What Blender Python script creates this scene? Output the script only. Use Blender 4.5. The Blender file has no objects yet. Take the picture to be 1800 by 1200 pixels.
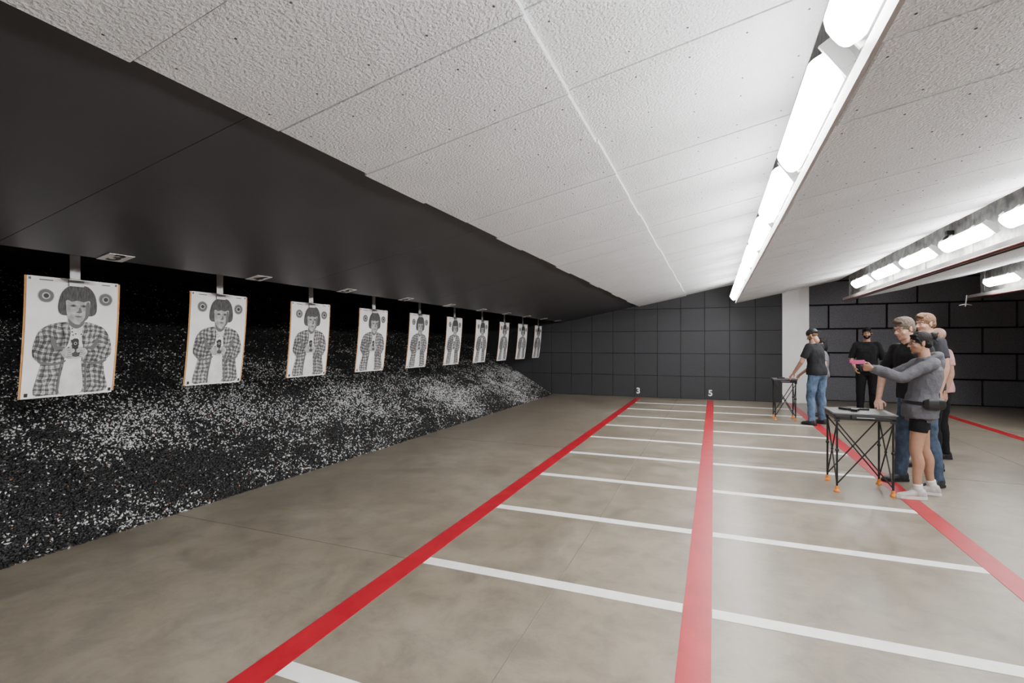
import bpy, bmesh, math, random
import numpy as np
from mathutils import Vector, Matrix, noise
random.seed(7); np.random.seed(7)
scene = bpy.context.scene
COL = scene.collection
R = math.radians

# ---------------------------------------------------------------- materials
def M(name, col, rough=.6, var=0.0, vscale=5, bump=0, bscale=50, metal=0, emis=0, detail=4, col2=None, spec=.5, stretch=None, bdist=.01):
    m = bpy.data.materials.new(name); m.use_nodes = True
    nt = m.node_tree; b = nt.nodes['Principled BSDF']
    b.inputs['Base Color'].default_value = (*col, 1)
    b.inputs['Roughness'].default_value = rough
    b.inputs['Metallic'].default_value = metal
    b.inputs['Specular IOR Level'].default_value = spec
    tc = nt.nodes.new('ShaderNodeTexCoord'); src = tc.outputs['Object']
    if stretch:
        mp = nt.nodes.new('ShaderNodeMapping'); mp.inputs['Scale'].default_value = stretch
        nt.links.new(src, mp.inputs[0]); src = mp.outputs[0]
    if var or col2:
        n = nt.nodes.new('ShaderNodeTexNoise'); n.inputs['Scale'].default_value = vscale; n.inputs['Detail'].default_value = detail
        n.inputs['Roughness'].default_value = .6
        nt.links.new(src, n.inputs['Vector'])
        r = nt.nodes.new('ShaderNodeValToRGB')
        c2 = col2 if col2 else tuple(min(1, c*(1+var)) for c in col)
        c1 = col if col2 else tuple(c*(1-var) for c in col)
        r.color_ramp.elements[0].color = (*c1, 1); r.color_ramp.elements[0].position = .35
        r.color_ramp.elements[1].color = (*c2, 1); r.color_ramp.elements[1].position = .65
        nt.links.new(n.outputs['Fac'], r.inputs[0]); nt.links.new(r.outputs[0], b.inputs['Base Color'])
    if bump:
        n = nt.nodes.new('ShaderNodeTexNoise'); n.inputs['Scale'].default_value = bscale; n.inputs['Detail'].default_value = 3
        nt.links.new(src, n.inputs['Vector'])
        bp = nt.nodes.new('ShaderNodeBump'); bp.inputs['Strength'].default_value = bump; bp.inputs['Distance'].default_value = bdist
        nt.links.new(n.outputs['Fac'], bp.inputs['Height']); nt.links.new(bp.outputs[0], b.inputs['Normal'])
    if emis:
        b.inputs['Emission Color'].default_value = (1, .99, .975, 1); b.inputs['Emission Strength'].default_value = emis
    return m

# ---------------------------------------------------------------- mesh helpers
def mk(name, bm, mats, parent=None, smooth=False, loc=None):
    bmesh.ops.recalc_face_normals(bm, faces=bm.faces[:])
    me = bpy.data.meshes.new(name); bm.to_mesh(me); bm.free()
    for m in (mats if isinstance(mats, (list, tuple)) else [mats]): me.materials.append(m)
    if smooth:
        for p in me.polygons: p.use_smooth = True
    o = bpy.data.objects.new(name, me); COL.objects.link(o)
    if parent: o.parent = parent
    if loc: o.location = loc
    return o
def empty(name, loc=(0,0,0), rz=0):
    o = bpy.data.objects.new(name, None); COL.objects.link(o); o.location = loc; o.rotation_euler = (0,0,rz); o.empty_display_size=.1
    return o
def box(bm, x0,x1,y0,y1,z0,z1, mi=0, bev=0):
    vs = [bm.verts.new(p) for p in [(x0,y0,z0),(x1,y0,z0),(x1,y1,z0),(x0,y1,z0),(x0,y0,z1),(x1,y0,z1),(x1,y1,z1),(x0,y1,z1)]]
    fs=[]
    for f in [(0,3,2,1),(4,5,6,7),(0,1,5,4),(1,2,6,5),(2,3,7,6),(3,0,4,7)]:
        fc = bm.faces.new([vs[i] for i in f]); fc.material_index = mi; fs.append(fc)
    if bev:
        es = list({e for f in fs for e in f.edges})
        r = bmesh.ops.bevel(bm, geom=es, offset=bev, segments=2, affect='EDGES', profile=.6)
        for f in r['faces']: f.material_index = mi
    return vs
def prism(bm, pts, ya, yb, mi=0):
    a=[bm.verts.new((p[0],ya,p[1])) for p in pts]; b=[bm.verts.new((p[0],yb,p[1])) for p in pts]
    n=len(pts)
    f=bm.faces.new(a); f.material_index=mi; f=bm.faces.new(b[::-1]); f.material_index=mi
    for i in range(n):
        f=bm.faces.new([a[i],b[i],b[(i+1)%n],a[(i+1)%n]]); f.material_index=mi
def loft(bm, rings, n=20, p=2.0, mi=0):
    vr=[]
    for c,ax,ay in rings:
        c=Vector(c); ax=Vector(ax); ay=Vector(ay); r=[]
        for i in range(n):
            t=2*math.pi*i/n; ct,st=math.cos(t),math.sin(t)
            cx=math.copysign(abs(ct)**(2/p),ct); sy=math.copysign(abs(st)**(2/p),st)
            r.append(bm.verts.new(c+ax*cx+ay*sy))
        vr.append(r)
    for a,b in zip(vr,vr[1:]):
        for i in range(n):
            f=bm.faces.new([a[i],a[(i+1)%n],b[(i+1)%n],b[i]]); f.material_index=mi
    f=bm.faces.new(vr[0][::-1]); f.material_index=mi; f=bm.faces.new(vr[-1]); f.material_index=mi
def ell(bm, c, r, sub=3, mi=0, rot=None):
    mt = Matrix.Translation(Vector(c)) @ (rot.to_4x4() if rot else Matrix.Identity(4)) @ Matrix.Diagonal((r[0],r[1],r[2],1))
    q=bmesh.ops.create_icosphere(bm, subdivisions=sub, radius=1, matrix=mt)
    for v in q['verts']:
        for f in v.link_faces: f.material_index=mi
def catmull(P, k=5):
    P=[Vector(p) for p in P]
    if len(P)==2: return [P[0].lerp(P[1],i/k) for i in range(k+1)]
    Q=[2*P[0]-P[1]]+P+[2*P[-1]-P[-2]]; out=[]
    for i in range(1,len(Q)-2):
        a,b,c,d=Q[i-1:i+3]
        for j in range(k):
            t=j/k; out.append(.5*((2*b)+(c-a)*t+(2*a-5*b+4*c-d)*t*t+(3*b-a-3*c+d)*t**3))
    out.append(P[-1]); return out
def limb(bm, pts, rad, n=14, caps=(1,1), k=5, mi=0, sharp=False):
    C=catmull(pts,k) if not sharp else [Vector(p) for p in pts]
    m=len(C); idx=np.linspace(0,len(rad)-1,m); rr=np.interp(idx,range(len(rad)),rad)
    t0=(C[1]-C[0]).normalized(); up=Vector((0,1,0)) if abs(t0.y)<.8 else Vector((1,0,0))
    u=t0.cross(up).normalized(); rings=[]
    for i in range(m):
        t=(C[min(i+1,m-1)]-C[max(i-1,0)]).normalized()
        u=(u-t*u.dot(t)).normalized(); w=t.cross(u)
        rings.append((C[i],u*rr[i],w*rr[i]))
    loft(bm,rings,n,mi=mi)
    if caps[0]: ell(bm,C[0],(rr[0],)*3,2,mi)
    if caps[1]: ell(bm,C[-1],(rr[-1],)*3,2,mi)
def fuse(name, bm, mats, voxel=.008, smooth=3, parent=None, fold=0, fscale=14, seed=0, matfn=None):
    """voxel-fuse overlapping closed volumes to one continuous surface"""
    bmesh.ops.recalc_face_normals(bm, faces=bm.faces[:])
    me=bpy.data.meshes.new('tmp'); bm.to_mesh(me); bm.free()
    o=bpy.data.objects.new('tmp',me); COL.objects.link(o)
    r=o.modifiers.new('r','REMESH'); r.mode='VOXEL'; r.voxel_size=voxel
    s=o.modifiers.new('s','SMOOTH'); s.factor=.5; s.iterations=smooth
    dg=bpy.context.evaluated_depsgraph_get(); dg.update()
    nm=bpy.data.meshes.new_from_object(o.evaluated_get(dg))
    bpy.data.objects.remove(o); bpy.data.meshes.remove(me)
    if fold:
        nm.update()
        for v in nm.vertices:
            q=Vector((v.co.x*fscale,v.co.y*fscale,v.co.z*fscale*.55+seed*7.3))
            v.co += v.normal*fold*(noise.noise(q)+.5*noise.noise(q*2.1))
    nm.materials.clear()
    for m in (mats if isinstance(mats,(list,tuple)) else [mats]): nm.materials.append(m)
    nm.name=name
    for p in nm.polygons:
        p.use_smooth=True
        p.material_index = matfn(p.center) if matfn else 0
    ob=bpy.data.objects.new(name,nm); COL.objects.link(ob)
    if parent: ob.parent=parent
    return ob
def text(name, s, size, mat, parent, loc, rot, ext=.001, off=.018):
    c=bpy.data.curves.new(name,'FONT'); c.body=s; c.size=size; c.align_x='CENTER'; c.align_y='CENTER'; c.extrude=ext; c.offset=size*off
    o=bpy.data.objects.new(name,c); COL.objects.link(o); c.materials.append(mat); o.location=loc; o.rotation_euler=rot
    if parent: o.parent=parent
    return o

# ---------------------------------------------------------------- palette
m_white = M('acoustic_white',(.62,.635,.65),.85,.04,2.5,.9,75,bdist=.011)
m_hole = M('screw_dark',(.08,.08,.08),.6)
m_blackceil = M('black_steel_baffle',(.050,.050,.054),.42,.12,1.2,.05,30)
m_blackwall = M('rubber_block_black',(.034,.035,.039),.75,.35,60,.3,120,detail=6)
m_greywall = M('rubber_block_grey',(.17,.17,.19),.8,.5,70,.5,120,detail=6)
m_groove = M('groove_black',(.008,.008,.009),.9)
m_col = M('column_white',(.92,.92,.92),.7,.02,4)
m_red = M('floor_paint_red',(.38,.005,.018),.38,.10,6,.05,60)
m_wline = M('floor_paint_white',(.82,.82,.81),.45,.06,8,.05,60)
m_galv = M('galvanised_steel',(.36,.36,.35),.55,.45,7,.1,30,metal=.2)
m_steel = M('painted_steel_grey',(.45,.45,.45),.45,.05,8,metal=.2)
m_lens = M('frosted_lens',(1,1,1),.4,emis=52)
m_roof = M('roof_grey',(.55,.55,.55),.9,.05,3)
m_pipe = M('pipe_darkred',(.14,.02,.018),.45)
m_blk = M('black_plastic',(.015,.015,.016),.45,.1,30)
m_orange = M('orange_plastic',(.75,.22,.02),.45)

def concrete():
    m=bpy.data.materials.new('polished_concrete'); m.use_nodes=True; nt=m.node_tree; b=nt.nodes['Principled BSDF']
    tc=nt.nodes.new('ShaderNodeTexCoord')
    def noi(s,d,r=.6,dist=0):
        n=nt.nodes.new('ShaderNodeTexNoise'); n.inputs['Scale'].default_value=s; n.inputs['Detail'].default_value=d; n.inputs['Roughness'].default_value=r; n.inputs['Distortion'].default_value=dist
        nt.links.new(tc.outputs['Object'],n.inputs['Vector']); return n
    n1=noi(.55,7,.65,.6); n2=noi(4,9,.75,.4); n3=noi(140,3)
    r=nt.nodes.new('ShaderNodeValToRGB'); e=r.color_ramp.elements
    e[0].position=.32; e[0].color=(.172,.144,.106,1); e[1].position=.68; e[1].color=(.30,.262,.203,1)
    nt.links.new(n1.outputs['Fac'],r.inputs[0])
    r2=nt.nodes.new('ShaderNodeValToRGB'); e=r2.color_ramp.elements
    e[0].position=.36; e[0].color=(.68,.68,.70,1); e[1].position=.58; e[1].color=(1.0,1.0,1.0,1)
    nt.links.new(n2.outputs['Fac'],r2.inputs[0])
    mx=nt.nodes.new('ShaderNodeMix'); mx.data_type='RGBA'; mx.blend_type='MULTIPLY'; mx.inputs[0].default_value=1
    nt.links.new(r.outputs[0],mx.inputs[6]); nt.links.new(r2.outputs[0],mx.inputs[7])
    nt.links.new(mx.outputs[2],b.inputs['Base Color'])
    r3=nt.nodes.new('ShaderNodeMapRange'); r3.inputs[3].default_value=.22; r3.inputs[4].default_value=.46
    nt.links.new(n2.outputs['Fac'],r3.inputs[0]); nt.links.new(r3.outputs[0],b.inputs['Roughness'])
    bp=nt.nodes.new('ShaderNodeBump'); bp.inputs['Strength'].default_value=.08; bp.inputs['Distance'].default_value=.002
    nt.links.new(n3.outputs['Fac'],bp.inputs['Height']); nt.links.new(bp.outputs[0],b.inputs['Normal'])
    return m
m_floor=concrete()

# ---------------------------------------------------------------- room shell
Y0,YF,YR=-3.2,14.3,15.25
XL,XR=-9.3,10.0
bm=bmesh.new(); box(bm,XL,XR,Y0,YR+.1,-.15,0); mk('floor',bm,m_floor)
bm=bmesh.new(); box(bm,XL,XR,Y0,YR+.1,3.62,3.7); mk('ceiling',bm,m_roof)
bm=bmesh.new(); box(bm,XL-.15,XL,Y0,YR,0,3.7); mk('wall_left',bm,m_blackwall)
bm=bmesh.new(); box(bm,XR,XR+.15,Y0,YR,0,3.7); mk('wall_right',bm,m_greywall)
bm=bmesh.new(); box(bm,XL,XR,Y0-.15,Y0,0,3.7); mk('wall_rear',bm,m_greywall)
bm=bmesh.new(); box(bm,XL,1.6,YF+.05,YF+.2,0,3.62,1)
bs=.61; x=1.6
while x>-6.3:
    z=0.0
    while z<3.6:
        box(bm,x-bs+.004,x-.004,YF,YF+.08,z+.004,min(z+bs,3.62)-.004,0,.006); z+=bs
    x-=bs
box(bm,XL,x,YF,YF+.08,0,3.62,0)
mk('wall_far',bm,[m_blackwall,m_groove])
bm=bmesh.new(); box(bm,1.9,XR,YR+.05,YR+.2,0,3.62,1)
bw,bh=1.26,.625; k=0; z=.0
while z<3.6:
    x=1.8-(bw/2 if k%2 else 0)+.35
    while x<XR:
        if x+bw>2.1: box(bm,max(x,2.0)+.02,min(x+bw,XR)-.02,YR-.02,YR+.06,z+.02,min(z+bh,3.62)-.02,0,.012)
        x+=bw
    z+=bh; k+=1
mk('wall_far_recess',bm,[m_greywall,m_groove])
bm=bmesh.new(); box(bm,1.6,1.98,YF-.03,YR,0,3.62,0,.008); box(bm,1.985,2.2,YF+.05,YR,0,3.62,0,.008); mk('column',bm,m_col)
bm=bmesh.new(); box(bm,2.2,XR,YR-.035,YR-.02,0,.02,0); mk('baseboard_far',bm,m_blk)
bm=bmesh.new()
m_joint=M('joint_sealant',(.15,.125,.095),.8)
for xx in (-.91,3.5,-5.4): box(bm,xx-.003,xx+.003,Y0,YR,.0,.0012)
for yy in (2.96-4.0,2.965,6.96,10.96): box(bm,-5,XR,yy-.003,yy+.003,.0,.0012)
mk('floor_joint',bm,m_joint)
XA,XB,XC,XD=-1.92,-.087,1.743,4.48
for xx,y1 in ((XA,14.2),(XB,14.1),(XC,14.15),(XD,15.0)):
    bm=bmesh.new(); box(bm,xx-.075,xx+.075,Y0,y1,.0,.0025); mk('distance_line_red',bm,m_red)
bm=bmesh.new()
for k in range(-3,11):
    yy=1.75+1.24*k
    if yy>14: continue
    box(bm,XA+.078,XB-.078,yy-.05,yy+.05,.0,.002); box(bm,XB+.078,XC-.078,yy-.05,yy+.05,.0,.002)
mk('lane_line_white',bm,m_wline)

# ---------------------------------------------------------------- baffles
def zline(x,x0,z0,sl=.2): return z0+sl*(x-x0)
def baffle(name,xs,x0,z0,y0,y1,ystart,step=.66,sl=.2,mat=m_white):
    bm=bmesh.new(); L=math.sqrt(1+sl*sl); nx,nz=-sl/L,1/L
    for bi,(xa,xb) in enumerate(zip(xs,xs[1:])):
        lift=.022*bi
        y=ystart-step*math.ceil((ystart-y0)/step); k=0
        while y<y1:
            ya,yb=max(y,y0)+.004,min(y+step,y1)-.004
            if yb-ya<.05: y+=step; k+=1; continue
            ex=.010*((k*7)%3-1)
            x1=xa+(ex if bi==0 else -.03); x2=xb+(.004*((k*5)%3) if bi<len(xs)-2 else 0)
            za,zb=zline(x1,x0,z0,sl)+lift,zline(x2,x0,z0,sl)+lift
            t=.045; c=.006; dz=.003*((k*5)%3)
            prism(bm,[(x1,za+dz+c),(x1+c,za+dz),(x2-c,zb+dz),(x2,zb+dz+c),(x2+nx*t,zb+nz*t),(x1+nx*t,za+nz*t)],ya,yb,0)
            for fy in (.18,.82):
                for fx in (.06,.28,.5,.72,.94):
                    hx=xa+(xb-xa)*fx+random.uniform(-.01,.01); hy=ya+(yb-ya)*fy+random.uniform(-.01,.01); hz=zline(hx,x0,z0,sl)+lift+dz
                    bmesh.ops.create_cone(bm,cap_ends=True,segments=8,radius1=.005,radius2=.005,depth=.004,matrix=Matrix.Translation((hx,hy,hz)))
            y+=step; k+=1
    for f in bm.faces:
        if len(f.edges)==8 or f.calc_area()<.00008: f.material_index=1
    return mk(name,bm,[mat,m_hole])
XRdg,ZRdg=-1.962,2.52
baffle('ceiling_baffle',[XRdg,-.691,.48],XRdg,ZRdg,Y0,YF,1.17)
baffle('ceiling_baffle',[.50,1.539,2.60],.50,2.47,Y0,13.2,1.3)
baffle('ceiling_baffle',[2.66,3.8,4.8],2.66,2.43,Y0,13.0,1.3)
baffle('ceiling_baffle',[4.95,6.1,7.2],4.95,2.43,Y0,13.3,1.3)
baffle('ceiling_baffle',[7.35,8.6,9.95],7.35,2.43,Y0,13.3,1.3)
bm=bmesh.new(); y=Y0
sl=(ZRdg-2.117)/(4.15-1.962)
while y<YF:
    yb=min(y+2.44,YF)
    prism(bm,[(-4.15,2.117),(XRdg+.03,ZRdg+.03),(XRdg+.03,ZRdg+.08),(-4.15,2.177)],y+.002,yb-.002,0); y+=2.44
mk('ceiling_baffle_black',bm,m_blackceil)
bm=bmesh.new(); box(bm,XL,-4.16,Y0,YF,2.62,2.70); mk('ceiling_trap',bm,m_blackwall)
bm=bmesh.new(); box(bm,-4.70,-4.62,Y0,YF,2.46,2.50); box(bm,-4.68,-4.64,Y0,YF,2.50,2.62); mk('target_rail',bm,m_blk)
def trough(x,zb):
    bm=bmesh.new(); box(bm,x,x+.02,Y0,13.2,zb,3.62); box(bm,x-.05,x,Y0,13.2,zb,zb+.015)
    for i in range(12):
        yy=-2.4+i*1.4
        if yy<13: box(bm,x-.015,x,yy,yy+.05,zb,3.5)
    box(bm,x-.03,x,Y0,13.2,3.1,3.14)
    return mk('light_trough',bm,m_galv)
trough(.64,2.53); trough(2.80,2.50); trough(5.10,2.50)
bm=bmesh.new(); box(bm,.482,.499,Y0+.02,13.2,2.462,2.53); mk('edge_angle',bm,m_steel)
for xx,ye in ((2.64,13.0),(4.93,13.3)):
    bm=bmesh.new(); box(bm,xx,xx+.018,Y0+.02,ye,2.41,2.50); mk('edge_angle',bm,m_steel)
    bm=bmesh.new(); limb(bm,[(xx-.019,Y0+.1,2.42),(xx-.019,ye-.1,2.42)],[.018,.018],10); mk('conduit_red',bm,m_pipe,smooth=True)
    bm=bmesh.new(); limb(bm,[(xx+.036,Y0+.1,2.412),(xx+.036,ye-.1,2.412)],[.014,.014],10); mk('conduit_black',bm,m_blk,smooth=True)
bm=bmesh.new()
rr=[]
for yy,f in ((-.64,.25),(-.63,.6),(-.605,.85),(-.57,1),(.57,1),(.605,.85),(.63,.6),(.64,.25)):
    rr.append(((0,yy,-.012),(.078*f,0,0),(0,0,.05*f)))
loft(bm,rr,16,3,mi=0)
rr=[((0,yy,.035),(.07*f,0,0),(0,0,.032)) for yy,f in ((-.65,.8),(-.62,1),(.62,1),(.65,.8))]
loft(bm,rr,16,5,mi=1)
for yy in (-.64,-.32,.32,.64): box(bm,-.085,.085,yy-.008,yy+.008,-.0,.05,1)
box(bm,-.02,.02,-.4,-.36,.05,.13,1); box(bm,-.02,.02,.36,.4,.05,.13,1)
bmesh.ops.recalc_face_normals(bm,faces=bm.faces[:])
fx=bpy.data.meshes.new('strip_light'); bm.to_mesh(fx); bm.free(); fx.materials.append(m_lens); fx.materials.append(m_steel)
for p in fx.polygons: p.use_smooth=(p.material_index==0)
def fixture(x,y,z,a=56,sy=.94):
    o=bpy.data.objects.new('strip_light',fx); COL.objects.link(o); o.location=(x,y,z); o.rotation_euler=(0,R(a),0); o.scale=(1,sy,1)
yy=2.95-1.41*3
while yy<13: fixture(.44,yy,2.63); yy+=1.41
yy=11.34
while yy>-2.5: fixture(2.62,yy,2.68,46,.84); yy-=1.4
yy=11.8
while yy>-2.5: fixture(4.86,yy,2.66,46,.84); yy-=1.4
bm=bmesh.new(); box(bm,2.72,2.80,7.9,7.96,2.86,2.92,0,.01); limb(bm,[(2.74,7.93,2.86),(2.70,7.93,2.80)],[.015,.022],8); mk('ceiling_camera',bm,m_blk)
bm=bmesh.new(); limb(bm,[(4.9,13.32,2.28),(4.93,13.34,2.5)],[.012,.012],8); limb(bm,[(4.80,13.32,2.30),(4.9,13.32,2.32),(5.0,13.32,2.30)],[.010,.012,.010],8); mk('hanging_bracket',bm,m_col)

# ---------------------------------------------------------------- rubber berm
def bh_(x,y):
    d=-4.45-x
    return .57*d+.05*noise.noise(Vector((x*.8,y*.8,0)))+.02*noise.noise(Vector((x*4,y*4,3)))
m_berm=bpy.data.materials.new('rubber_granules'); m_berm.use_nodes=True; nt=m_berm.node_tree; b=nt.nodes['Principled BSDF']; b.inputs['Roughness'].default_value=.75
tc=nt.nodes.new('ShaderNodeTexCoord'); vo=nt.nodes.new('ShaderNodeTexVoronoi'); vo.inputs['Scale'].default_value=55
nt.links.new(tc.outputs['Object'],vo.inputs['Vector'])
sep=nt.nodes.new('ShaderNodeSeparateColor'); nt.links.new(vo.outputs['Color'],sep.inputs[0])
rp=nt.nodes.new('ShaderNodeValToRGB'); rp.color_ramp.interpolation='CONSTANT'; e=rp.color_ramp.elements
e[0].color=(.008,.008,.009,1); e[1].position=.5; e[1].color=(.03,.03,.032,1); q=e.new(.93); q.color=(.16,.16,.16,1)
nt.links.new(sep.outputs[0],rp.inputs[0]); nt.links.new(rp.outputs[0],b.inputs['Base Color'])
bp=nt.nodes.new('ShaderNodeBump'); bp.inputs['Strength'].default_value=1; bp.inputs['Distance'].default_value=.02
nt.links.new(vo.outputs['Distance'],bp.inputs['Height']); nt.links.new(bp.outputs[0],b.inputs['Normal'])
bm=bmesh.new(); NX,NY=70,200; g=[]
for i in range(NX+1):
    row=[]
    for j in range(NY+1):
        x=-4.40-4.75*i/NX; y=Y0+.02+(YF-.03-Y0)*j/NY
        row.append(bm.verts.new((x,y,max(-.02,bh_(x,y)))))
    g.append(row)
for i in range(NX):
    for j in range(NY): bm.faces.new([g[i][j],g[i+1][j],g[i+1][j+1],g[i][j+1]])
berm=empty('rubber_berm')
mk('slope',bm,m_berm,berm,True)
N=200000
u=np.random.rand(N); xs=-4.38-4.6*u**1.35
w=np.random.rand(N); ys=Y0+.1+(YF-.15-Y0)*(w**1.15)
zs=np.empty(N); val=np.empty(N)
for i in range(N):
    x,y=float(xs[i]),float(ys[i]); zs[i]=max(0,bh_(x,y))
    d=-4.45-x
    a=noise.noise(Vector((x*1.3,y*.7,9))); c_=noise.noise(Vector((x*3.6,y*2.4,4))); f_=noise.noise(Vector((x*11,y*9,2)))
    pn=a*1.0+c_*.75+f_*.5
    ctr=1.15-.05*(y-4)*.6
    prof=math.exp(-((d-ctr)/.75)**2)*.46+.07
    val[i]=max(.03,prof+pn*.62*(.25 if d>2.4 else (.7 if d<.35 else 1)))
white=np.random.rand(N)<val
shade=np.where(white,.40+.5*np.random.rand(N),.006+.035*np.random.rand(N)**2)
tint=np.random.rand(N)
tet=np.array([[1,1,1],[1,-1,-1],[-1,1,-1],[-1,-1,1]])/1.732
size=(.009+.014*np.random.rand(N))
A=np.random.randn(N,3,3); Q,_=np.linalg.qr(A)
scl=np.stack([np.ones(N),.55+.45*np.random.rand(N),.3+.4*np.random.rand(N)],1)
V=np.einsum('nij,nkj->nki',Q,tet[None]*scl[:,None,:]*(1+.25*np.random.randn(N,4,1)))*size[:,None,None]
V+=np.stack([xs,ys,zs+.004],1)[:,None,:]
V=V.reshape(-1,3); V[:,2]=np.maximum(V[:,2],.0005); V[:,1]=np.minimum(V[:,1],YF-.01)
F=(np.arange(N)[:,None,None]*4+np.array([[0,1,2],[0,3,1],[0,2,3],[1,3,2]])[None]).reshape(-1)
me=bpy.data.meshes.new('granules'); me.vertices.add(4*N); me.vertices.foreach_set('co',V.reshape(-1))
me.loops.add(12*N); me.loops.foreach_set('vertex_index',F.astype(np.int32))
me.polygons.add(4*N); me.polygons.foreach_set('loop_start',np.arange(4*N,dtype=np.int32)*3)
ca=me.color_attributes.new('Col','FLOAT_COLOR','POINT')
cc=np.ones((N,4,4)); cc[:,:,:3]=shade[:,None,None]; br=(tint>.994); cc[br,:,0:3]=np.array([.35,.14,.07])
ca.data.foreach_set('color',cc.reshape(-1)); me.update(calc_edges=True); me.validate()
m_chip=bpy.data.materials.new('granule_mix'); m_chip.use_nodes=True; nt=m_chip.node_tree; b=nt.nodes['Principled BSDF']; b.inputs['Roughness'].default_value=.6
at=nt.nodes.new('ShaderNodeAttribute'); at.attribute_name='Col'; nt.links.new(at.outputs['Color'],b.inputs['Base Color'])
me.materials.append(m_chip)
o=bpy.data.objects.new('granules',me); COL.objects.link(o); o.parent=berm

# ---------------------------------------------------------------- targets
def plaid(name,c1,c2,c3,sc):
    m=bpy.data.materials.new(name); m.use_nodes=True; nt=m.node_tree; b=nt.nodes['Principled BSDF']; b.inputs['Roughness'].default_value=.6
    tc=nt.nodes.new('ShaderNodeTexCoord')
    mp=nt.nodes.new('ShaderNodeMapping'); mp.inputs['Rotation'].default_value=(R(5),0,0); nt.links.new(tc.outputs['Object'],mp.inputs[0])
    nz=nt.nodes.new('ShaderNodeTexNoise'); nz.inputs['Scale'].default_value=7; nz.inputs['Detail'].default_value=3; nt.links.new(mp.outputs[0],nz.inputs[0])
    ad=nt.nodes.new('ShaderNodeVectorMath'); ad.operation='MULTIPLY_ADD'; ad.inputs[1].default_value=(.09,.09,.09); nt.links.new(nz.outputs['Color'],ad.inputs[0]); nt.links.new(mp.outputs[0],ad.inputs[2])
    def add(a,b_,wt):
        q=nt.nodes.new('ShaderNodeMath'); q.operation='MULTIPLY_ADD'; q.inputs[1].default_value=wt; nt.links.new(b_,q.inputs[0])
        if a is None: q.inputs[2].default_value=0
        else: nt.links.new(a,q.inputs[2])
        return q.outputs[0]
    acc=None
    for d,k,wt in (('Y',1,.20),('Z',1,.20),('Y',2.6,.10),('Z',2.6,.10)):
        w=nt.nodes.new('ShaderNodeTexWave'); w.bands_direction=d; w.inputs['Scale'].default_value=sc*k
        nt.links.new(ad.outputs[0],w.inputs['Vector'])
        r=nt.nodes.new('ShaderNodeValToRGB'); r.color_ramp.elements[0].position=.3; r.color_ramp.elements[1].position=.7
        nt.links.new(w.outputs['Fac'],r.inputs[0]); acc=add(acc,r.outputs[0],wt)
    for s_,wt in ((22,.45),(5,.40)):
        n2=nt.nodes.new('ShaderNodeTexNoise'); n2.inputs['Scale'].default_value=s_; n2.inputs['Detail'].default_value=5; nt.links.new(mp.outputs[0],n2.inputs[0])
        acc=add(acc,n2.outputs['Fac'],wt)
    r=nt.nodes.new('ShaderNodeValToRGB'); e=r.color_ramp.elements; e[0].position=.42; e[0].color=(*c1,1); e[1].position=.98; e[1].color=(*c3,1); q=e.new(.70); q.color=(*c2,1)
    nt.links.new(acc,r.inputs[0]); nt.links.new(r.outputs[0],b.inputs['Base Color']); return m
g3=lambda v:(v,v,v)
TM=[M('paper',(.74,.74,.75),.6,.05,6),M('ink_hair',g3(.010),.6,0,60,stretch=(1,2.2,.35),col2=g3(.07)),M('ink_face',g3(.22),.6,0,16,col2=g3(.42)),
    plaid('ink_plaid',g3(.015),g3(.10),g3(.45),8.0),plaid('ink_plaid_sleeve',g3(.010),g3(.07),g3(.38),8.0),
    M('ink_shirt',g3(.60),.6,.12,12),M('ink_black',g3(.015),.6),M('ink_mid',g3(.10),.6),M('cardboard',(.52,.25,.08),.8,.1,20),M('hanger_metal',g3(.30),.4,metal=.5),
    M('ink_light',g3(.28),.6,0,22,col2=g3(.48))]
TW,TH=.615,.915
def tmap(s,t,l):
    return Vector((-.085*t**1.6+.004*math.sin(s*5)*t+.0011*l,(s-.5)*TW,-t*TH))
def tpoly(bm,pts,l,mi):
    b2=bmesh.new(); vs=[b2.verts.new((p[0],p[1],0)) for p in pts]; b2.faces.new(vs)
    for i in range(1,10):
        bmesh.ops.bisect_plane(b2,geom=b2.verts[:]+b2.edges[:]+b2.faces[:],plane_co=(0,i/10,0),plane_no=(0,1,0))
    bmesh.ops.triangulate(b2,faces=[f for f in b2.faces if len(f.verts)>4])
    mp={v:bm.verts.new(tmap(v.co.x,v.co.y,l)) for v in b2.verts}
    for f in b2.faces:
        nf=bm.faces.new([mp[v] for v in f.verts]); nf.material_index=mi
        nf.normal_update()
        if nf.normal.x<0: nf.normal_flip()
    b2.free()
def tcirc(bm,s,t,rs,rt,l,mi,n=24,a0=0,a1=2*math.pi):
    tpoly(bm,[(s+rs*math.cos(a0+(a1-a0)*i/n),t+rt*math.sin(a0+(a1-a0)*i/n)) for i in range(n)],l,mi)
def spl(pts,k=4):
    P=[Vector((a,b,0)) for a,b in pts]; n=len(P); out=[]
    for i in range(n):
        a,b,c,d=P[i-1],P[i],P[(i+1)%n],P[(i+2)%n]
        for j in range(k):
            t=j/k; q=.5*((2*b)+(c-a)*t+(2*a-5*b+4*c-d)*t*t+(3*b-a-3*c+d)*t**3); out.append((min(.985,max(.015,q.x)),min(.985,max(.01,q.y))))
    r=[]
    for p in out:
        if not r or (abs(p[0]-r[-1][0])+abs(p[1]-r[-1][1]))>.002: r.append(p)
    return r
bm=bmesh.new()
asp=TW/TH
tpoly(bm,[(0.02,.004),(1.03,.004),(1.03,.985),(.02,.985)],-4,8)
tpoly(bm,[(-.02,.0),(.02,0),(.02,1.0),(-.02,1.0)],-4,8)
tpoly(bm,[(0,0),(1,0),(1,1),(0,1)],0,0)
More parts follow.
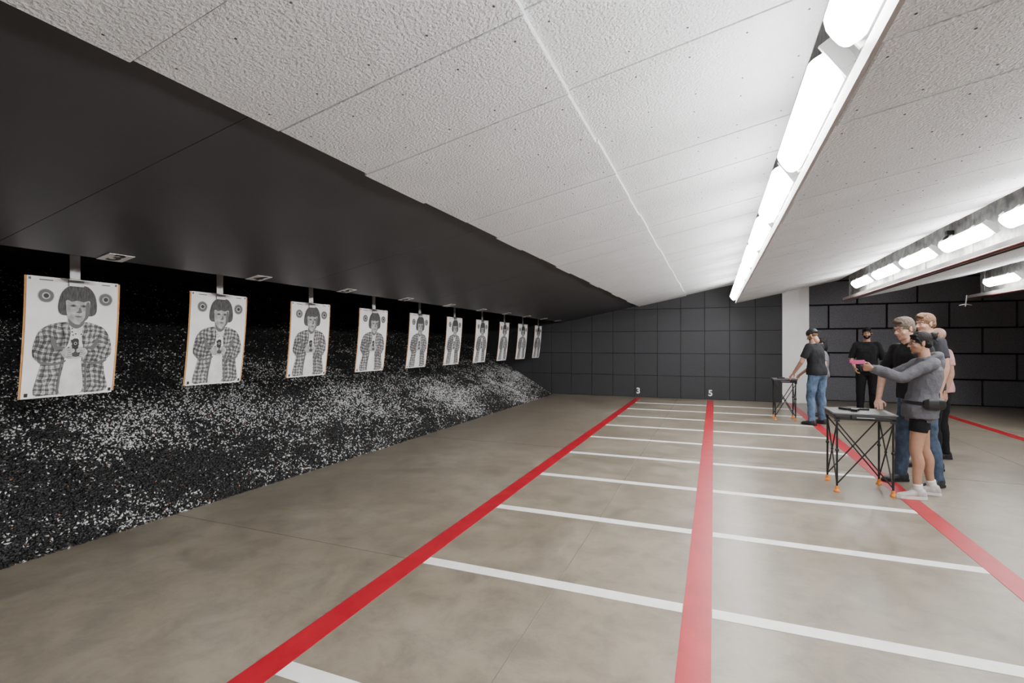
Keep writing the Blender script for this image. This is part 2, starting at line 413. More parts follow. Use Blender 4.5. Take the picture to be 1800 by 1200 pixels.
for s in (.19,.85):
    tcirc(bm,s,.155,.088,.088*asp,1,10); tcirc(bm,s,.155,.078,.078*asp,2,7); tcirc(bm,s,.155,.042,.042*asp,3,10); tcirc(bm,s,.155,.028,.028*asp,4,6)
shirt=spl([(.42,.365),(.32,.375),(.20,.405),(.12,.47),(.08,.58),(.09,.66),(.17,.70),(.15,.80),(.12,.97),(.30,.98),(.60,.98),(.92,.97),(.89,.82),(.87,.70),(.94,.66),(.95,.58),(.91,.48),(.84,.41),(.72,.375),(.60,.36)])
tpoly(bm,shirt,1,3)
tpoly(bm,spl([(.42,.36),(.60,.36),(.615,.5),(.60,.7),(.63,.97),(.38,.97),(.41,.7),(.41,.5)]),2,5)
tpoly(bm,spl([(.44,.33),(.60,.33),(.595,.39),(.52,.42),(.445,.39)]),3,7)
tpoly(bm,spl([(.36,.385),(.43,.37),(.46,.46),(.44,.55),(.41,.58),(.395,.48)]),3,4)
tpoly(bm,spl([(.67,.385),(.61,.37),(.59,.46),(.60,.55),(.63,.58),(.64,.48)]),3,4)
for pts in ([(.25,.52),(.28,.50),(.33,.57),(.40,.575),(.39,.59),(.30,.60)],[(.79,.52),(.76,.50),(.71,.57),(.64,.575),(.65,.59),(.74,.60)],
            [(.14,.69),(.30,.715),(.42,.69),(.41,.71),(.30,.735),(.18,.72)],[(.90,.69),(.74,.715),(.62,.69),(.63,.71),(.74,.735),(.86,.72)],
            [(.37,.72),(.385,.72),(.37,.96),(.345,.96)],[(.645,.72),(.66,.72),(.685,.96),(.66,.96)]):
    tpoly(bm,spl(pts),3,7)
tpoly(bm,spl([(.11,.52),(.085,.61),(.11,.68),(.24,.705),(.36,.68),(.42,.65),(.41,.60),(.30,.61),(.22,.59),(.2,.52)]),4,4)
tpoly(bm,spl([(.925,.52),(.945,.61),(.91,.68),(.78,.705),(.68,.68),(.62,.65),(.63,.60),(.74,.61),(.82,.585),(.84,.52)]),4,4)
tpoly(bm,spl([(.38,.61),(.44,.58),(.52,.57),(.60,.58),(.66,.61),(.65,.65),(.58,.675),(.50,.68),(.43,.675),(.38,.65)]),5,10)
for i in range(4): tpoly(bm,spl([(.44,.61+i*.017),(.52,.602+i*.017),(.60,.61+i*.017),(.60,.614+i*.017),(.52,.607+i*.017),(.44,.614+i*.017)]),6,7)
tpoly(bm,spl([(.488,.512),(.548,.512),(.556,.54),(.552,.60),(.575,.625),(.56,.66),(.50,.66),(.485,.62),(.484,.56)]),6,6)
tpoly(bm,[(.497,.505),(.541,.505),(.541,.512),(.497,.512)],6,6)
tcirc(bm,.518,.548,.018,.013,7,10,16); tcirc(bm,.518,.548,.012,.008,8,6,16)
tpoly(bm,spl([(.47,.60),(.50,.592),(.515,.61),(.50,.628),(.47,.622)]),7,10); tpoly(bm,spl([(.57,.60),(.545,.592),(.532,.61),(.545,.628),(.57,.622)]),7,10)
tpoly(bm,spl([(.54,.045),(.42,.065),(.345,.13),(.315,.24),(.345,.30),(.42,.31),(.6,.31),(.71,.305),(.75,.25),(.725,.13),(.65,.06)]),2,1)
tpoly(bm,spl([(.405,.16),(.52,.14),(.65,.16),(.665,.24),(.65,.31),(.60,.365),(.535,.385),(.47,.365),(.415,.31),(.40,.24)]),4,2)
tpoly(bm,spl([(.375,.12),(.53,.085),(.69,.12),(.70,.195),(.65,.178),(.59,.19),(.52,.180),(.46,.19),(.41,.178),(.365,.20)]),5,1)
tpoly(bm,spl([(.62,.20),(.66,.20),(.655,.31),(.60,.362),(.56,.376),(.61,.32)]),5,7)
for s in (.475,.59):
    tpoly(bm,spl([(s-.034,.222),(s,.214),(s+.034,.222),(s+.03,.232),(s,.236),(s-.03,.232)]),6,7)
    tpoly(bm,spl([(s-.014,.220),(s,.217),(s+.014,.220),(s+.012,.230),(s,.232),(s-.012,.230)]),7,6)
tpoly(bm,spl([(.545,.24),(.556,.24),(.572,.278),(.535,.288),(.505,.278),(.53,.272)]),6,7)
tpoly(bm,spl([(.495,.316),(.535,.310),(.58,.316),(.535,.325)]),6,7)
tpoly(bm,spl([(.50,.337),(.535,.334),(.575,.337),(.535,.341)]),6,10)
for s,t in ((.03,.955),(.95,.955)): tpoly(bm,[(s,t),(s+.035,t),(s+.035,t+.03),(s,t+.03)],2,6)
for s,t in ((.015,.01),(.96,.01)): tpoly(bm,[(s,t),(s+.025,t),(s+.025,t+.02),(s,t+.02)],2,7)
tpoly(bm,[(.12,.022),(.26,.022),(.26,.03),(.12,.03)],2,7)
tpoly(bm,[(.80,.022),(.90,.022),(.90,.03),(.80,.03)],2,7)
for i in range(14): tcirc(bm,.5+random.gauss(0,.045),.52+random.gauss(0,.07),.008,.006,8,6,8)
box(bm,-.015,-.005,-.035,.035,-.02,.458,9)
prism(bm,[(-.012,.006),(.11,-.012),(.11,-.018),(-.012,-.002)],-.1,.1,9)
box(bm,.004,.014,-.05,.05,-.055,.0,9)
tm=bpy.data.meshes.new('paper_target'); bm.to_mesh(tm); bm.free()
for m in TM: tm.materials.append(m)
m_sign=M('sign_white',g3(.70),.5); m_ink=M('sign_ink',g3(.008),.5)
for i in range(10):
    yy=2.37+1.245*i
    o=bpy.data.objects.new('paper_target',tm); COL.objects.link(o); o.location=(-4.66,yy,2.0); o.rotation_euler=(R(random.uniform(-.5,.5)),0,R(random.uniform(-2,2)))
    e=empty('lane_number_sign',(-4.07,yy-.05,2.117+.08*sl-.006)); e.rotation_euler=(0,-math.atan(sl),0)
    bm=bmesh.new(); box(bm,-.08,.08,-.085,.085,-.001,.003,0); mk('plate',bm,m_sign,e)
    text('numeral',str(3+i),.19,m_ink,e,(0,0,-.002),(R(180),0,R(90)),off=.03)
m_wd=M('wall_numeral_white',g3(.85),.5)
for s,xx in (('3',-1.96),('5',-.087)):
    text('wall_number_sign',s,.22,m_wd,None,(xx,YF-.012,.17),(R(90),0,0),.004,off=.03)

# ---------------------------------------------------------------- tables
def table(x0,x1,y0,y1,h=.80):
    e=empty('folding_table',((x0+x1)/2,(y0+y1)/2,0)); hx,hy=(x1-x0)/2,(y1-y0)/2
    bm=bmesh.new(); box(bm,-hx,hx,-hy,hy,h-.018,h,0,.006); mk('top',bm,M('table_top_grey',(.10,.10,.105),.5,.15,40),e)
    bm=bmesh.new(); box(bm,-hx+.01,hx-.01,-hy+.01,hy-.01,h-.07,h-.02,0,.01); box(bm,-.12,.12,-hy-.012,-hy+.02,h-.055,h-.018,0,.006); mk('apron',bm,m_blk,e)
    bm=bmesh.new(); box(bm,-.075,.075,-hy-.0145,-hy-.0125,h-.044,h-.036); mk('label_strip',bm,m_steel,e)
    ix,iy=hx-.035,hy-.03
    bm=bmesh.new(); bf=bmesh.new()
    cs=[(-ix,-iy),(ix,-iy),(ix,iy),(-ix,iy)]
    for (cx,cy) in cs:
        limb(bm,[(cx,cy,.03),(cx,cy,h-.06)],[.010,.010],8,sharp=True)
        ell(bm,(cx,cy,.42),(.018,.018,.02),2)
        loft(bf,[((cx,cy,0.002),(.030,0,0),(0,.030,0)),((cx,cy,.012),(.028,0,0),(0,.028,0)),((cx,cy,.03),(.017,0,0),(0,.017,0)),((cx,cy,.06),(.014,0,0),(0,.014,0))],12,mi=0)
        box(bm,cx-.02,cx+.02,cy-.02,cy+.02,h-.09,h-.05)
    for a in range(4):
        p,q=cs[a],cs[(a+1)%4]
        limb(bm,[(p[0],p[1],.08),(q[0],q[1],h-.1)],[.007,.007],6,sharp=True)
        limb(bm,[(q[0],q[1],.08),(p[0],p[1],h-.1)],[.007,.007],6,sharp=True)
        mx,my=(p[0]+q[0])/2,(p[1]+q[1])/2; ell(bm,(mx,my,h/2-.01),(.014,.014,.014),2)
    mk('leg_frame',bm,m_blk,e); mk('feet',bf,m_orange,e)
    return e
table(1.12,1.66,5.90,6.42)
table(1.08,1.50,11.0,11.44)
def pistol(loc,rot,mat,name='pistol'):
    e=bpy.data.objects.new(name,None); COL.objects.link(e); e.location=loc; e.rotation_euler=rot
    bm=bmesh.new(); box(bm,-.012,.012,-.03,.155,.0,.032,0,.004); box(bm,-.010,.010,-.02,.12,-.014,.001,0,.003)
    box(bm,-.003,.003,-.02,-.012,.03,.038); box(bm,-.002,.002,.14,.146,.03,.037); mk('slide',bm,mat,e)
    bm=bmesh.new()
    prism(bm,[(-.028,-.01),(.03,-.01),(.012,-.10),(-.045,-.10)],-.013,.013)
    for v in bm.verts: v.co=Vector((v.co.y,v.co.x,v.co.z))
    limb(bm,[(0,.028,-.015),(0,.035,-.04),(0,.062,-.042),(0,.072,-.015)],[.003,.003,.003,.003],6)
    limb(bm,[(0,.155,.014),(0,.162,.014)],[.008,.008],8,caps=(0,0)); mk('grip',bm,m_blk,e)
    return e
pistol((1.36,6.14,.8135),(0,R(90),R(60)),m_blk)
bm=bmesh.new(); box(bm,1.30,1.40,6.26,6.30,.80,.825,0,.004); box(bm,1.42,1.50,6.22,6.25,.80,.82,0,.004); mk('pistol_magazine',bm,m_blk)
pistol((1.26,11.2,.8135),(0,R(90),R(20)),m_blk)

# ---------------------------------------------------------------- people
def hand(par,name,w,d,n,s,curl,sc,mat,vox=.0042,thumb=.5):
    w=Vector(w); d=Vector(d).normalized(); n=Vector(n); n=(n-d*n.dot(d)).normalized(); sd=d.cross(n).normalized()
    if sd.dot(Vector(s))<0: sd=-sd
    bm=bmesh.new()
    def pt(a,b,c): return w+(d*a+sd*b+n*c)*sc
    loft(bm,[(pt(-.03,0,0),sd*.025*sc,n*.019*sc),(pt(.0,0,0),sd*.026*sc,n*.018*sc),(pt(.03,.002,0),sd*.036*sc,n*.017*sc),(pt(.065,0,0),sd*.041*sc,n*.015*sc),(pt(.09,0,0),sd*.039*sc,n*.012*sc)],16,2.4)
    for off,L,r,base in ((.030,.070,.0092,.088),(.010,.079,.0096,.092),(-.010,.073,.0092,.089),(-.029,.056,.0080,.082)):
        p=pt(base-.015,off,0); ang=0; P=[p]; p=pt(base,off*1.02,0); P.append(p)
        for f,c in ((.45,curl[0]),(.3,curl[1]),(.25,curl[2])):
            ang+=R(c); dd=d*math.cos(ang)+n*math.sin(ang); p=p+dd*L*f*sc; P.append(p)
        limb(bm,P,[r*sc,r*sc,r*sc*.95,r*sc*.88,r*sc*.75],8,k=3)
    P=[pt(.02,.022,.004),pt(.045,.046,.010),pt(.066,.056,.018+.02*thumb),pt(.088,.054-.012*thumb,.026+.03*thumb)]
    limb(bm,P,[.014*sc,.0125*sc,.0105*sc,.0085*sc],8,k=3)
    return fuse(name,bm,mat,vox,2,par)

def head(par,c,yaw,pitch,s,skin,hair,style='short',glasses=False,beard=None,vox=.0045):
    h=bpy.data.objects.new('head',None); COL.objects.link(h); h.parent=par; h.location=c; h.rotation_euler=(R(-pitch),0,R(yaw)); h.scale=(s,s,s)
    bm=bmesh.new()
    ell(bm,(0,-.012,.030),(.074,.092,.086)); ell(bm,(0,.018,-.028),(.064,.068,.082)); ell(bm,(0,.028,-.078),(.049,.050,.036)); ell(bm,(0,.062,-.096),(.020,.018,.018))
    limb(bm,[(0,.080,.008),(0,.092,-.012),(0,.103,-.032)],[.008,.009,.011],10); ell(bm,(.011,.089,-.035),(.008,.010,.008),2); ell(bm,(-.011,.089,-.035),(.008,.010,.008),2)
    limb(bm,[(-.05,.060,.020),(-.025,.076,.022),(0,.079,.018),(.025,.076,.022),(.05,.060,.020)],[.007,.008,.008,.008,.007],8)
    for sg in (-1,1):
        ell(bm,(.036*sg,.052,-.032),(.024,.025,.026)); ell(bm,(.074*sg,-.006,-.012),(.008,.017,.030)); ell(bm,(.078*sg,-.012,.002),(.006,.011,.016))
    ell(bm,(0,.050,-.062),(.034,.035,.022))
    limb(bm,[(-.020,.074,-.061),(0,.083,-.059),(.020,.074,-.061)],[.004,.0065,.004],8); limb(bm,[(-.017,.073,-.069),(0,.081,-.070),(.017,.073,-.069)],[.004,.0065,.004],8)
    limb(bm,[(0,-.022,-.06),(0,-.030,-.125)],[.050,.050],14)
    lip=M('lip',tuple(x*y for x,y in zip(skin_col[skin],(.80,.60,.60))),.55); bd=beard
    mats=[skins[skin],lip]
    if bd: mats.append(bd)
    def mf(p):
        if abs(p.x)<.021 and -.075<p.z<-.056 and p.y>.078-.35*abs(p.x): return 1
        if bd and p.z<-.045 and p.z>-.125 and p.y>-.005 and not (abs(p.x)<.025 and p.z>-.05) : return 2
        if bd and p.z<-.01 and abs(p.x)>.055 and p.y>.0: return 2
        return 0
    fuse('face',bm,mats,vox,3,h,matfn=mf)
    bm=bmesh.new(); be=bmesh.new()
    for sg in (-1,1):
        ell(bm,(.031*sg,.0655,.001),(.0140,.0135,.0075),2); ell(be,(.031*sg,.0755,.001),(.0055,.0045,.0055),2)
    mk('eye_whites',bm,M('sclera',(.55,.52,.50),.3),h,True); mk('irises',be,M('iris',(.03,.02,.015),.2),h,True)
    bm=bmesh.new()
    for sg in (-1,1): limb(bm,[(.016*sg,.084,.023),(.034*sg,.080,.028),(.052*sg,.065,.022)],[.0025,.0035,.002],6)
    mk('eyebrows',bm,hair if hair else m_blk,h,True)
    if style!='bald':
        bm=bmesh.new()
        if style=='cap':
            ell(bm,(0,-.015,.045),(.083,.102,.080))
            loft(bm,[((0,-.03,.03),(.086,0,0),(0,.09,.0)),((0,-.03,.045),(.086,0,0),(0,.095,.0))],20)
            loft(bm,[((0,-.08,.030),(.070,0,0),(0,.0,.010)),((0,-.125,.018),(.066,0,0),(0,0,.006)),((0,-.155,.0),(.045,0,0),(0,0,.004))],16)
            fuse('backwards_cap',bm,m_blk,.005,2,h)
            bm=bmesh.new(); ell(bm,(0,-.040,-.005),(.074,.060,.045))
        else:
            ell(bm,(0,-.016,.034),(.080,.097,.090)); ell(bm,(0,-.050,-.015),(.074,.056,.056))
            for sg in (-1,1): ell(bm,(.066*sg,-.005,.03),(.014,.033,.036))
            if style=='swept':
                limb(bm,[(-.045,.062,.080),(-.005,.074,.092),(.045,.060,.080)],[.016,.020,.015],10); ell(bm,(.0,.02,.095),(.058,.058,.032))
            else:
                limb(bm,[(-.055,.045,.075),(0,.070,.078),(.055,.045,.075)],[.015,.014,.015],10)
            if style=='bun':
                ell(bm,(0,-.118,.062),(.042,.038,.042)); limb(bm,[(.03,-.135,.06),(0,-.155,.088),(-.03,-.125,.07)],[.010,.013,.010],8); limb(bm,[(0,-.13,.03),(.01,-.155,.0)],[.008,.003],6)
                for sg in (-1,1): limb(bm,[(.06*sg,.045,.05),(.073*sg,.02,.01),(.073*sg,.01,-.03)],[.010,.006,.003],8)
            if style=='long':
                ell(bm,(0,-.045,-.07),(.085,.055,.12)); 
        fuse('hair',bm,hair,.0045,2,h,fold=.0025,fscale=70)
    if glasses:
        bm=bmesh.new()
        for sg in (-1,1):
            cc=[(.033*sg+.024*math.cos(t),.094-.12*abs(.033*sg+.024*math.cos(t)),.0+.017*math.sin(t)) for t in np.linspace(0,2*math.pi,13)]
            limb(bm,cc,[.0014,.0014],6,k=2)
            limb(bm,[(.057*sg,.087,.005),(.074*sg,.05,.006),(.080*sg,-.005,.004)],[.0015,.0015],6)
        limb(bm,[(-.010,.097,.003),(0,.100,.005),(.010,.097,.003)],[.0014,.0014],6)
        mk('glasses',bm,m_blk,h,True)
    return h

skin_col={'fair':(.54,.31,.225),'tan':(.42,.23,.15)}
skins={k:M('skin_'+k,v,.5,.06,25) for k,v in skin_col.items()}
def cloth(name,c,rough=.85,var=.15,b=.35): return M(name,c,rough,var,9,b,28,bdist=.02,spec=.2)
def person(name,loc,rot,H,J=None,skin='fair',shirt=None,sleeve=.45,pants=None,pant_len=1.0,shoes=None,sole=None,hair=None,style='short',
           headyaw=0,headpitch=0,glasses=False,beard=None,hands=None,fat=1.0,fem=False,vox=.009,long_top=0,hood=False,sock=None,footrot=(0,0),hs=1.0):
    e=empty(name,(loc[0],loc[1],0.002),R(rot)); s=H/1.75
    D=dict(pel=(0,0,.95),chest=(0,0,1.28),neck=(0,-.01,1.47),head=(0,.015,1.632),
        shL=(-.165,-.01,1.415),elL=(-.215,-.03,1.14),wrL=(-.235,.05,.89),shR=(.165,-.01,1.415),elR=(.215,-.03,1.14),wrR=(.235,.05,.89),
        hipL=(-.088,0,.90),knL=(-.10,.02,.49),anL=(-.11,-.02,.09),hipR=(.088,0,.90),knR=(.10,.02,.49),anR=(.11,-.02,.09))
    D={k:Vector(v)*s for k,v in D.items()}
    if J:
        for k,v in J.items(): D[k]=Vector(v)
    sw=.94 if fem else 1.0
    pel,ch,nk=D['pel'],D['chest'],D['neck']
    def torso(bm,grow,low=.0,hem=0):
        X=Vector((1,0,0)); Yv=Vector((0,1,0)); f=s*fat
        hipw=.172 if fem else .163; ww=.132 if fem else .150
        wa=pel.lerp(ch,.45); tp=ch.lerp(nk,.62)
        g=grow
        rg=[(pel-Vector((0,0,.06*s+low)),hipw*.98*f+g+hem,.112*f+g+hem),(pel,hipw*f+g+hem,.115*f+g+hem),(wa,ww*f+g+hem*.4,.102*f+g+hem*.4),(ch,.165*s*sw+g,.122*f+g),(ch.lerp(nk,.35),.172*s*sw+g,.112*s+g),(tp,.155*s*sw+g*.6,.086*s+g),(ch.lerp(nk,.86),.098*s+g*.5,.070*s+g*.6),(nk,.060*s+g*.6,.062*s+g*.6)]
        loft(bm,[(c,X*a,Yv*b) for c,a,b in rg],24,2.3)
    bm=bmesh.new(); torso(bm,-.008)
    limb(bm,[nk-Vector((0,0,.06*s)),nk.lerp(D['head'],.5)],[.056*s,.052*s],14)
    for S in 'LR':
        limb(bm,[D['sh'+S],D['el'+S]],[.044*s,.046*s,.039*s],12); limb(bm,[D['el'+S],D['el'+S].lerp(D['wr'+S],.3),D['wr'+S]],[.039*s,.040*s,.034*s,.026*s],12)
        limb(bm,[D['hip'+S],D['hip'+S].lerp(D['kn'+S],.5),D['kn'+S]],[.080*s*fat,.072*s*fat,.056*s],14)
        k,a=D['kn'+S],D['an'+S]; mid=k.lerp(a,.3)+Vector((0,-.018*s,0))
        limb(bm,[k,mid,k.lerp(a,.65),a],[.052*s,.055*s,.041*s,.033*s],14)
    fuse('body',bm,skins[skin],vox,3,e)
    bm=bmesh.new(); X=Vector((1,0,0)); Yv=Vector((0,1,0)); f=s*fat
    loft(bm,[(pel+Vector((0,0,.05*s)),X*(.150*f),Yv*(.108*f)),(pel,X*(.165*f),Yv*(.118*f)),(pel-Vector((0,0,.07*s)),X*(.172*f),Yv*(.118*f)),(pel-Vector((0,0,.13*s)),X*(.12*f),Yv*(.085*f))],24,2.2)
    for S in 'LR':
        h,k,a=D['hip'+S],D['kn'+S],D['an'+S]
        if pant_len>=1:
            limb(bm,[h,h.lerp(k,.5),k,k.lerp(a,.35)+Vector((0,-.012,0)),k.lerp(a,.7),a-Vector((0,0,.02))],[.092*f,.085*f,.071*s,.069*s,.060*s,.060*s],16,caps=(1,0))
        else:
            limb(bm,[h,h.lerp(k,pant_len)],[.091*f,.088*f,.083*f],16,caps=(1,0))
    fuse('trousers' if pant_len>=1 else 'shorts',bm,pants,vox,2,e,fold=.010 if pant_len>=1 else .002,fscale=13,seed=1)
    bm=bmesh.new(); torso(bm,.016 if hood else .008,low=long_top,hem=.022)
    for S in 'LR':
        sh,el,wr=D['sh'+S],D['el'+S],D['wr'+S]; th=.010 if hood else .006
        inn=ch.lerp(nk,.6)
        limb(bm,[inn.lerp(sh,.5),sh],[.066*s,.056*s],12)
        if sleeve<1:
            end=sh.lerp(el,sleeve*1.25 if sleeve<.8 else 1)
            limb(bm,[sh,sh.lerp(end,.5),end],[.055*s+th,.057*s+th,.056*s+th],14,caps=(1,0))
        else:
            limb(bm,[sh,el,],[.054*s+th,.050*s+th,.045*s+th],14); limb(bm,[el,el.lerp(wr,.4),el.lerp(wr,.85),el.lerp(wr,.97)],[.046*s+th,.044*s+th,.040*s+th,.030*s+th*.6],14,caps=(1,0))
    if hood:
        limb(bm,[nk+Vector((-.075,.03,-.02)),nk+Vector((-.065,-.06,.015)),nk+Vector((0,-.095,.02)),nk+Vector((.065,-.06,.015)),nk+Vector((.075,.03,-.02))],[.020,.034,.042,.034,.020],12)
        ell(bm,nk+Vector((0,-.10,-.05)),(.085,.045,.085))
        zz=pel.z-.06*s-long_top
        loft(bm,[(Vector((pel.x,pel.y,zz-.035)),X*(.165*f),Yv*(.118*f)),(Vector((pel.x,pel.y,zz+.01)),X*(.172*f),Yv*(.125*f))],24,2.2)
    else:
        limb(bm,[nk+Vector((0.060*math.sin(t),.060*math.cos(t),-.014-.012*math.cos(t))) for t in np.linspace(0,2*math.pi,13)],[.010,.010],8,k=2)
    fuse('hoodie' if hood else 'shirt',bm,shirt,vox,2,e,fold=.013 if hood else .010,fscale=11,seed=2)
    for S,fr in zip('LR',footrot):
        a=D['an'+S]; bm=bmesh.new(); bs=bmesh.new(); rm=Matrix.Rotation(R(fr),3,'Z'); q=s
        def rings(lst): return [(Vector((a.x,a.y,0))+rm@Vector((0,y*q,zc*q)),rm@Vector((hw*q,0,0)),Vector((0,0,hh*q))) for y,hw,hh,zc in lst]
        loft(bm,rings([(-.075,.020,.022,.040),(-.062,.034,.045,.055),(-.03,.038,.055,.062),(.01,.038,.050,.060),(.06,.042,.036,.048),(.11,.046,.027,.038),(.155,.040,.022,.033),(.185,.020,.014,.028)]),16,2.3)
        limb(bm,[Vector((a.x,a.y,.05)),Vector((a.x,a.y,.115*s))],[.045*s,.043*s],12,caps=(1,0))
        fuse('shoe_'+S.lower(),bm,shoes,.006,2,e)
        o=[(-.078,.022),(-.06,.038),(0,.040),(.06,.044),(.11,.049),(.16,.042),(.192,.020)]
        pts=[(hw,y) for y,hw in o]+[(-hw,y) for y,hw in o[::-1]]
        va=[bs.verts.new(Vector((a.x,a.y,0))+rm@Vector((px*q,py*q,.001))) for px,py in pts]; vb=[bs.verts.new(Vector((a.x,a.y,0))+rm@Vector((px*q,py*q,.026))) for px,py in pts]
        bs.faces.new(va); bs.faces.new(vb[::-1])
        for i in range(len(pts)): j=(i+1)%len(pts); bs.faces.new([va[i],va[j],vb[j],vb[i]])
        mk('sole_'+S.lower(),bs,sole or m_blk,e)
        if sock:
            bm=bmesh.new(); limb(bm,[Vector((a.x,a.y,.06)),a+Vector((0,0,.0)),D['an'+S].lerp(D['kn'+S],.16)],[.040*s,.042*s,.044*s],14,caps=(0,0)); mk('sock_'+S.lower(),bm,sock,e,True)
    for S in 'LR':
        sg=-1 if S=='L' else 1
        hd=(hands or {}).get(S)
        w=D['wr'+S]; fd=(w-D['el'+S]).normalized()
        if hd: dd,nn,ss,curl,tb=hd
        else: dd,nn,ss,curl,tb=(fd.x,fd.y*.4,fd.z),(-sg,.1,0),(0,1,0),(22,28,20),.4
        hand(e,'hand_'+S.lower(),w,dd,nn,ss,curl,s*(.94 if fem else 1.0),skins[skin],.0042 if vox<.0095 else .0055,tb)
    head(e,D['head'],headyaw,headpitch,s**.5*hs,skin,hair,style,glasses,beard)
    return e

h_black=M('hair_black',(.008,.007,.006),.6,.3,50,.5,160,spec=.25); h_grey=M('hair_greybrown',(.13,.10,.075),.6,.4,90,.5,160,spec=.3)
h_brown=M('hair_lightbrown',(.20,.11,.06),.6,.4,90,.5,160,spec=.3)
c_black=cloth('polo_black',(.020,.020,.023)); c_blk2=cloth('shirt_black',(.014,.014,.016)); c_blk3=cloth('trousers_black',(.011,.011,.013))
c_grey=cloth('hoodie_grey',(.12,.12,.135),.9,.18,.5); c_short=cloth('shorts_black',(.008,.008,.010)); c_jean=cloth('denim_blue',(.085,.13,.21),.85,.4); c_jean2=cloth('denim_light',(.15,.21,.32),.85,.3)
c_jean3=cloth('denim_dark',(.055,.08,.125),.85,.4); c_pink=cloth('shirt_pink',(.66,.38,.38)); c_lg=cloth('shirt_grey',(.16,.16,.18))
s_white=M('shoe_white',(.52,.50,.48),.6,.12,30); s_sole=M('sole_white',(.72,.71,.69),.6); s_dark=M('shoe_dark',(.03,.03,.033),.5); m_sock=M('sock_white',(.75,.74,.72),.9)

H=1.62
W=person('woman_in_grey_hoodie',(1.89,6.04),90,H,J=dict(pel=(0,.02,.88),chest=(0,-.03,1.18),neck=(0,-.03,1.355),head=(0,.02,1.503),
    shL=(-.145,-.035,1.305),elL=(-.185,.22,1.165),wrL=(-.075,.425,1.245),shR=(.145,-.035,1.305),elR=(.175,.20,1.18),wrR=(.055,.42,1.25),
    hipL=(-.08,.04,.83),knL=(-.10,.085,.455),anL=(-.11,.07,.085),hipR=(.08,0,.83),knR=(.10,-.04,.455),anR=(.11,-.11,.085)),
    skin='tan',shirt=c_grey,sleeve=1,pants=c_short,pant_len=.50,shoes=s_white,sole=s_sole,hair=h_black,style='bun',headpitch=4,glasses=True,fem=True,hood=True,vox=.0075,long_top=.05,sock=m_sock,
    hands={'L':((.55,.8,.12),(.75,-.6,0),(0,.2,1),(62,70,40),.2),'R':((-.35,.92,.1),(-.9,-.3,0),(0,.2,1),(55,75,45),.2)},footrot=(4,-8),fat=.98,hs=.97)
m_pink=M('pistol_magenta',(.50,.05,.19),.35,.1,30)
p=pistol((0,.495,1.298),(0,0,0),m_pink); p.parent=W; p.scale=(.85,.72,.85)
bm=bmesh.new(); loft(bm,[((-.195,.055,.925),(.014,.0,0),(0,0,.030)),((-.208,.02,.925),(.026,.0,.0),(0,0,.050)),((-.200,-.05,.925),(.030,.008,0),(0,0,.056)),((-.165,-.10,.925),(.026,.018,0),(0,0,.050)),((-.145,-.125,.925),(.010,.010,0),(0,0,.030))],16,3)
bag=fuse('belt_bag',bm,M('bag_black',(.012,.012,.013),.5,.1,30),.005,2,W)
bm=bmesh.new(); ringp=[(.192*math.cos(t),.015+.145*math.sin(t),.925+.006*math.sin(t)) for t in np.linspace(0,2*math.pi,25)]
for dz in (-.010,0,.010): limb(bm,[(a,b_,c_+dz) for a,b_,c_ in ringp],[.006,.006],8,k=2)
mk('belt_strap',bm,m_blk,W,True)

person('man_in_black_polo',(2.01,6.56),120,1.80,J=dict(chest=(0,.06,1.31),neck=(0,.10,1.50),head=(0,.165,1.655),pel=(0,.0,.97),
    shL=(-.17,.08,1.44),shR=(.17,.08,1.44),elL=(-.23,.06,1.16),wrL=(-.22,.16,.92),elR=(.25,.17,1.17),wrR=(.133,.34,.885),
    anR=(.13,.07,.09),anL=(-.14,-.09,.09),knR=(.11,.06,.50),knL=(-.12,-.01,.50)),
    skin='fair',shirt=c_black,sleeve=.62,pants=c_jean3,shoes=s_dark,hair=h_grey,style='swept',headyaw=-2,headpitch=14,glasses=True,vox=.0085,
    hands={'R':((-.59,.573,-.38),(-.1,-.1,-1),(-.6,-.6,.1),(12,14,10),.1)},footrot=(10,-10))
person('young_man_in_dark_shirt',(2.36,7.42),112,1.86,skin='fair',shirt=cloth('shirt_charcoal',(.05,.05,.06)),sleeve=.5,pants=c_blk3,shoes=s_dark,hair=h_brown,style='swept',headpitch=5,vox=.01)
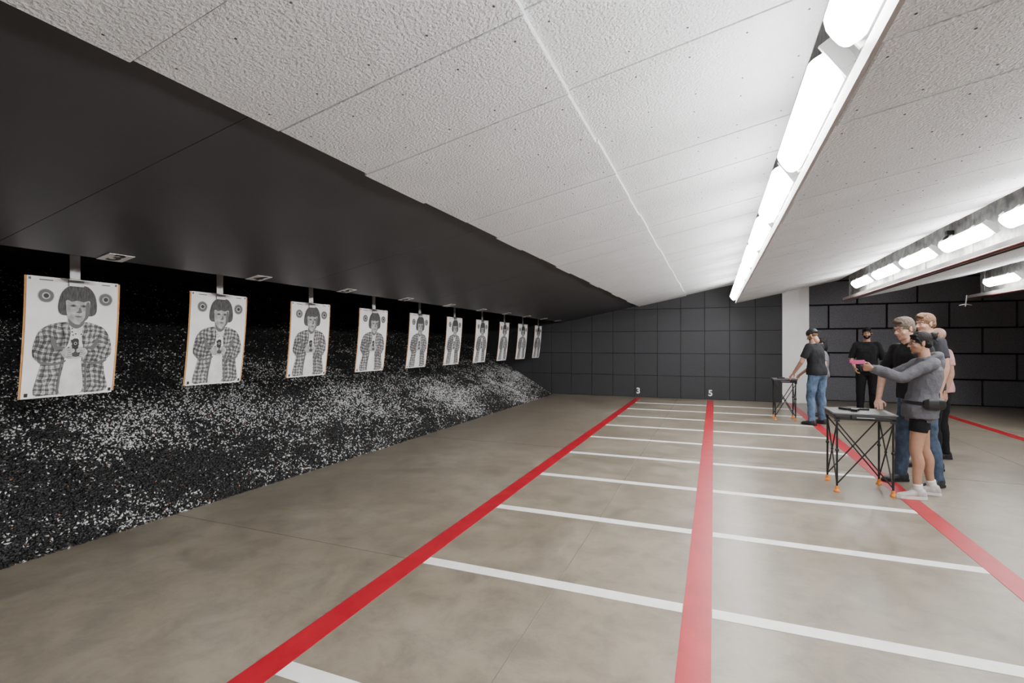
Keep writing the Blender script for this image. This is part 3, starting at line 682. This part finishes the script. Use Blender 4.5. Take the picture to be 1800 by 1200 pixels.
person('bald_man_in_pink_shirt',(2.74,8.22),100,1.70,skin='fair',shirt=c_pink,sleeve=.5,pants=c_blk3,shoes=s_dark,hair=h_grey,style='bald',headpitch=5,vox=.011,fat=1.05)
person('man_in_black_shirt',(2.84,11.95),165,1.82,skin='tan',shirt=c_blk2,sleeve=.98,pants=c_blk3,shoes=s_dark,hair=h_black,style='short',beard=h_black,vox=.011,
    J=dict(elR=(.26,-.06,1.20),wrR=(.20,.12,1.02),elL=(-.27,-.02,1.18),wrL=(-.27,.10,.93)),headpitch=3)
person('man_in_backwards_cap',(1.76,10.68),48,1.80,skin='fair',shirt=c_black,sleeve=.6,pants=c_jean,shoes=s_dark,hair=h_brown,style='cap',headpitch=25,headyaw=12,vox=.01,beard=h_brown,
    J=dict(chest=(0,.03,1.31),neck=(0,.05,1.49),head=(0,.09,1.645),shL=(-.175,.04,1.44),shR=(.175,.04,1.44),elL=(-.25,.12,1.16),wrL=(-.13,.36,.93),elR=(.25,.12,1.16),wrR=(.13,.36,.93),
    anL=(-.17,-.02,.09),anR=(.16,.0,.09),knL=(-.13,.03,.5),knR=(.13,.03,.5)),
    hands={'L':((.1,.7,-.6),(.2,-.3,-1),(1,0,0),(20,25,20),.3),'R':((-.1,.7,-.6),(-.2,-.3,-1),(-1,0,0),(20,25,20),.3)})
person('woman_in_grey_shirt',(2.06,11.9),85,1.60,skin='fair',shirt=c_lg,sleeve=.5,pants=c_jean2,shoes=s_dark,hair=h_black,style='long',headpitch=10,vox=.011,fem=True)

# ---------------------------------------------------------------- world + camera
w=bpy.data.worlds.new('World'); scene.world=w; w.use_nodes=True
w.node_tree.nodes['Background'].inputs[0].default_value=(.8,.85,.9,1); w.node_tree.nodes['Background'].inputs[1].default_value=.05
cam=bpy.data.cameras.new('Camera'); co=bpy.data.objects.new('Camera',cam); COL.objects.link(co)
co.location=(0,0,1.5); co.rotation_euler=(R(90),0,R(21.97)); cam.sensor_width=36; cam.lens=17.6; cam.shift_y=.0017; cam.clip_start=.05; cam.clip_end=100
scene.camera=co
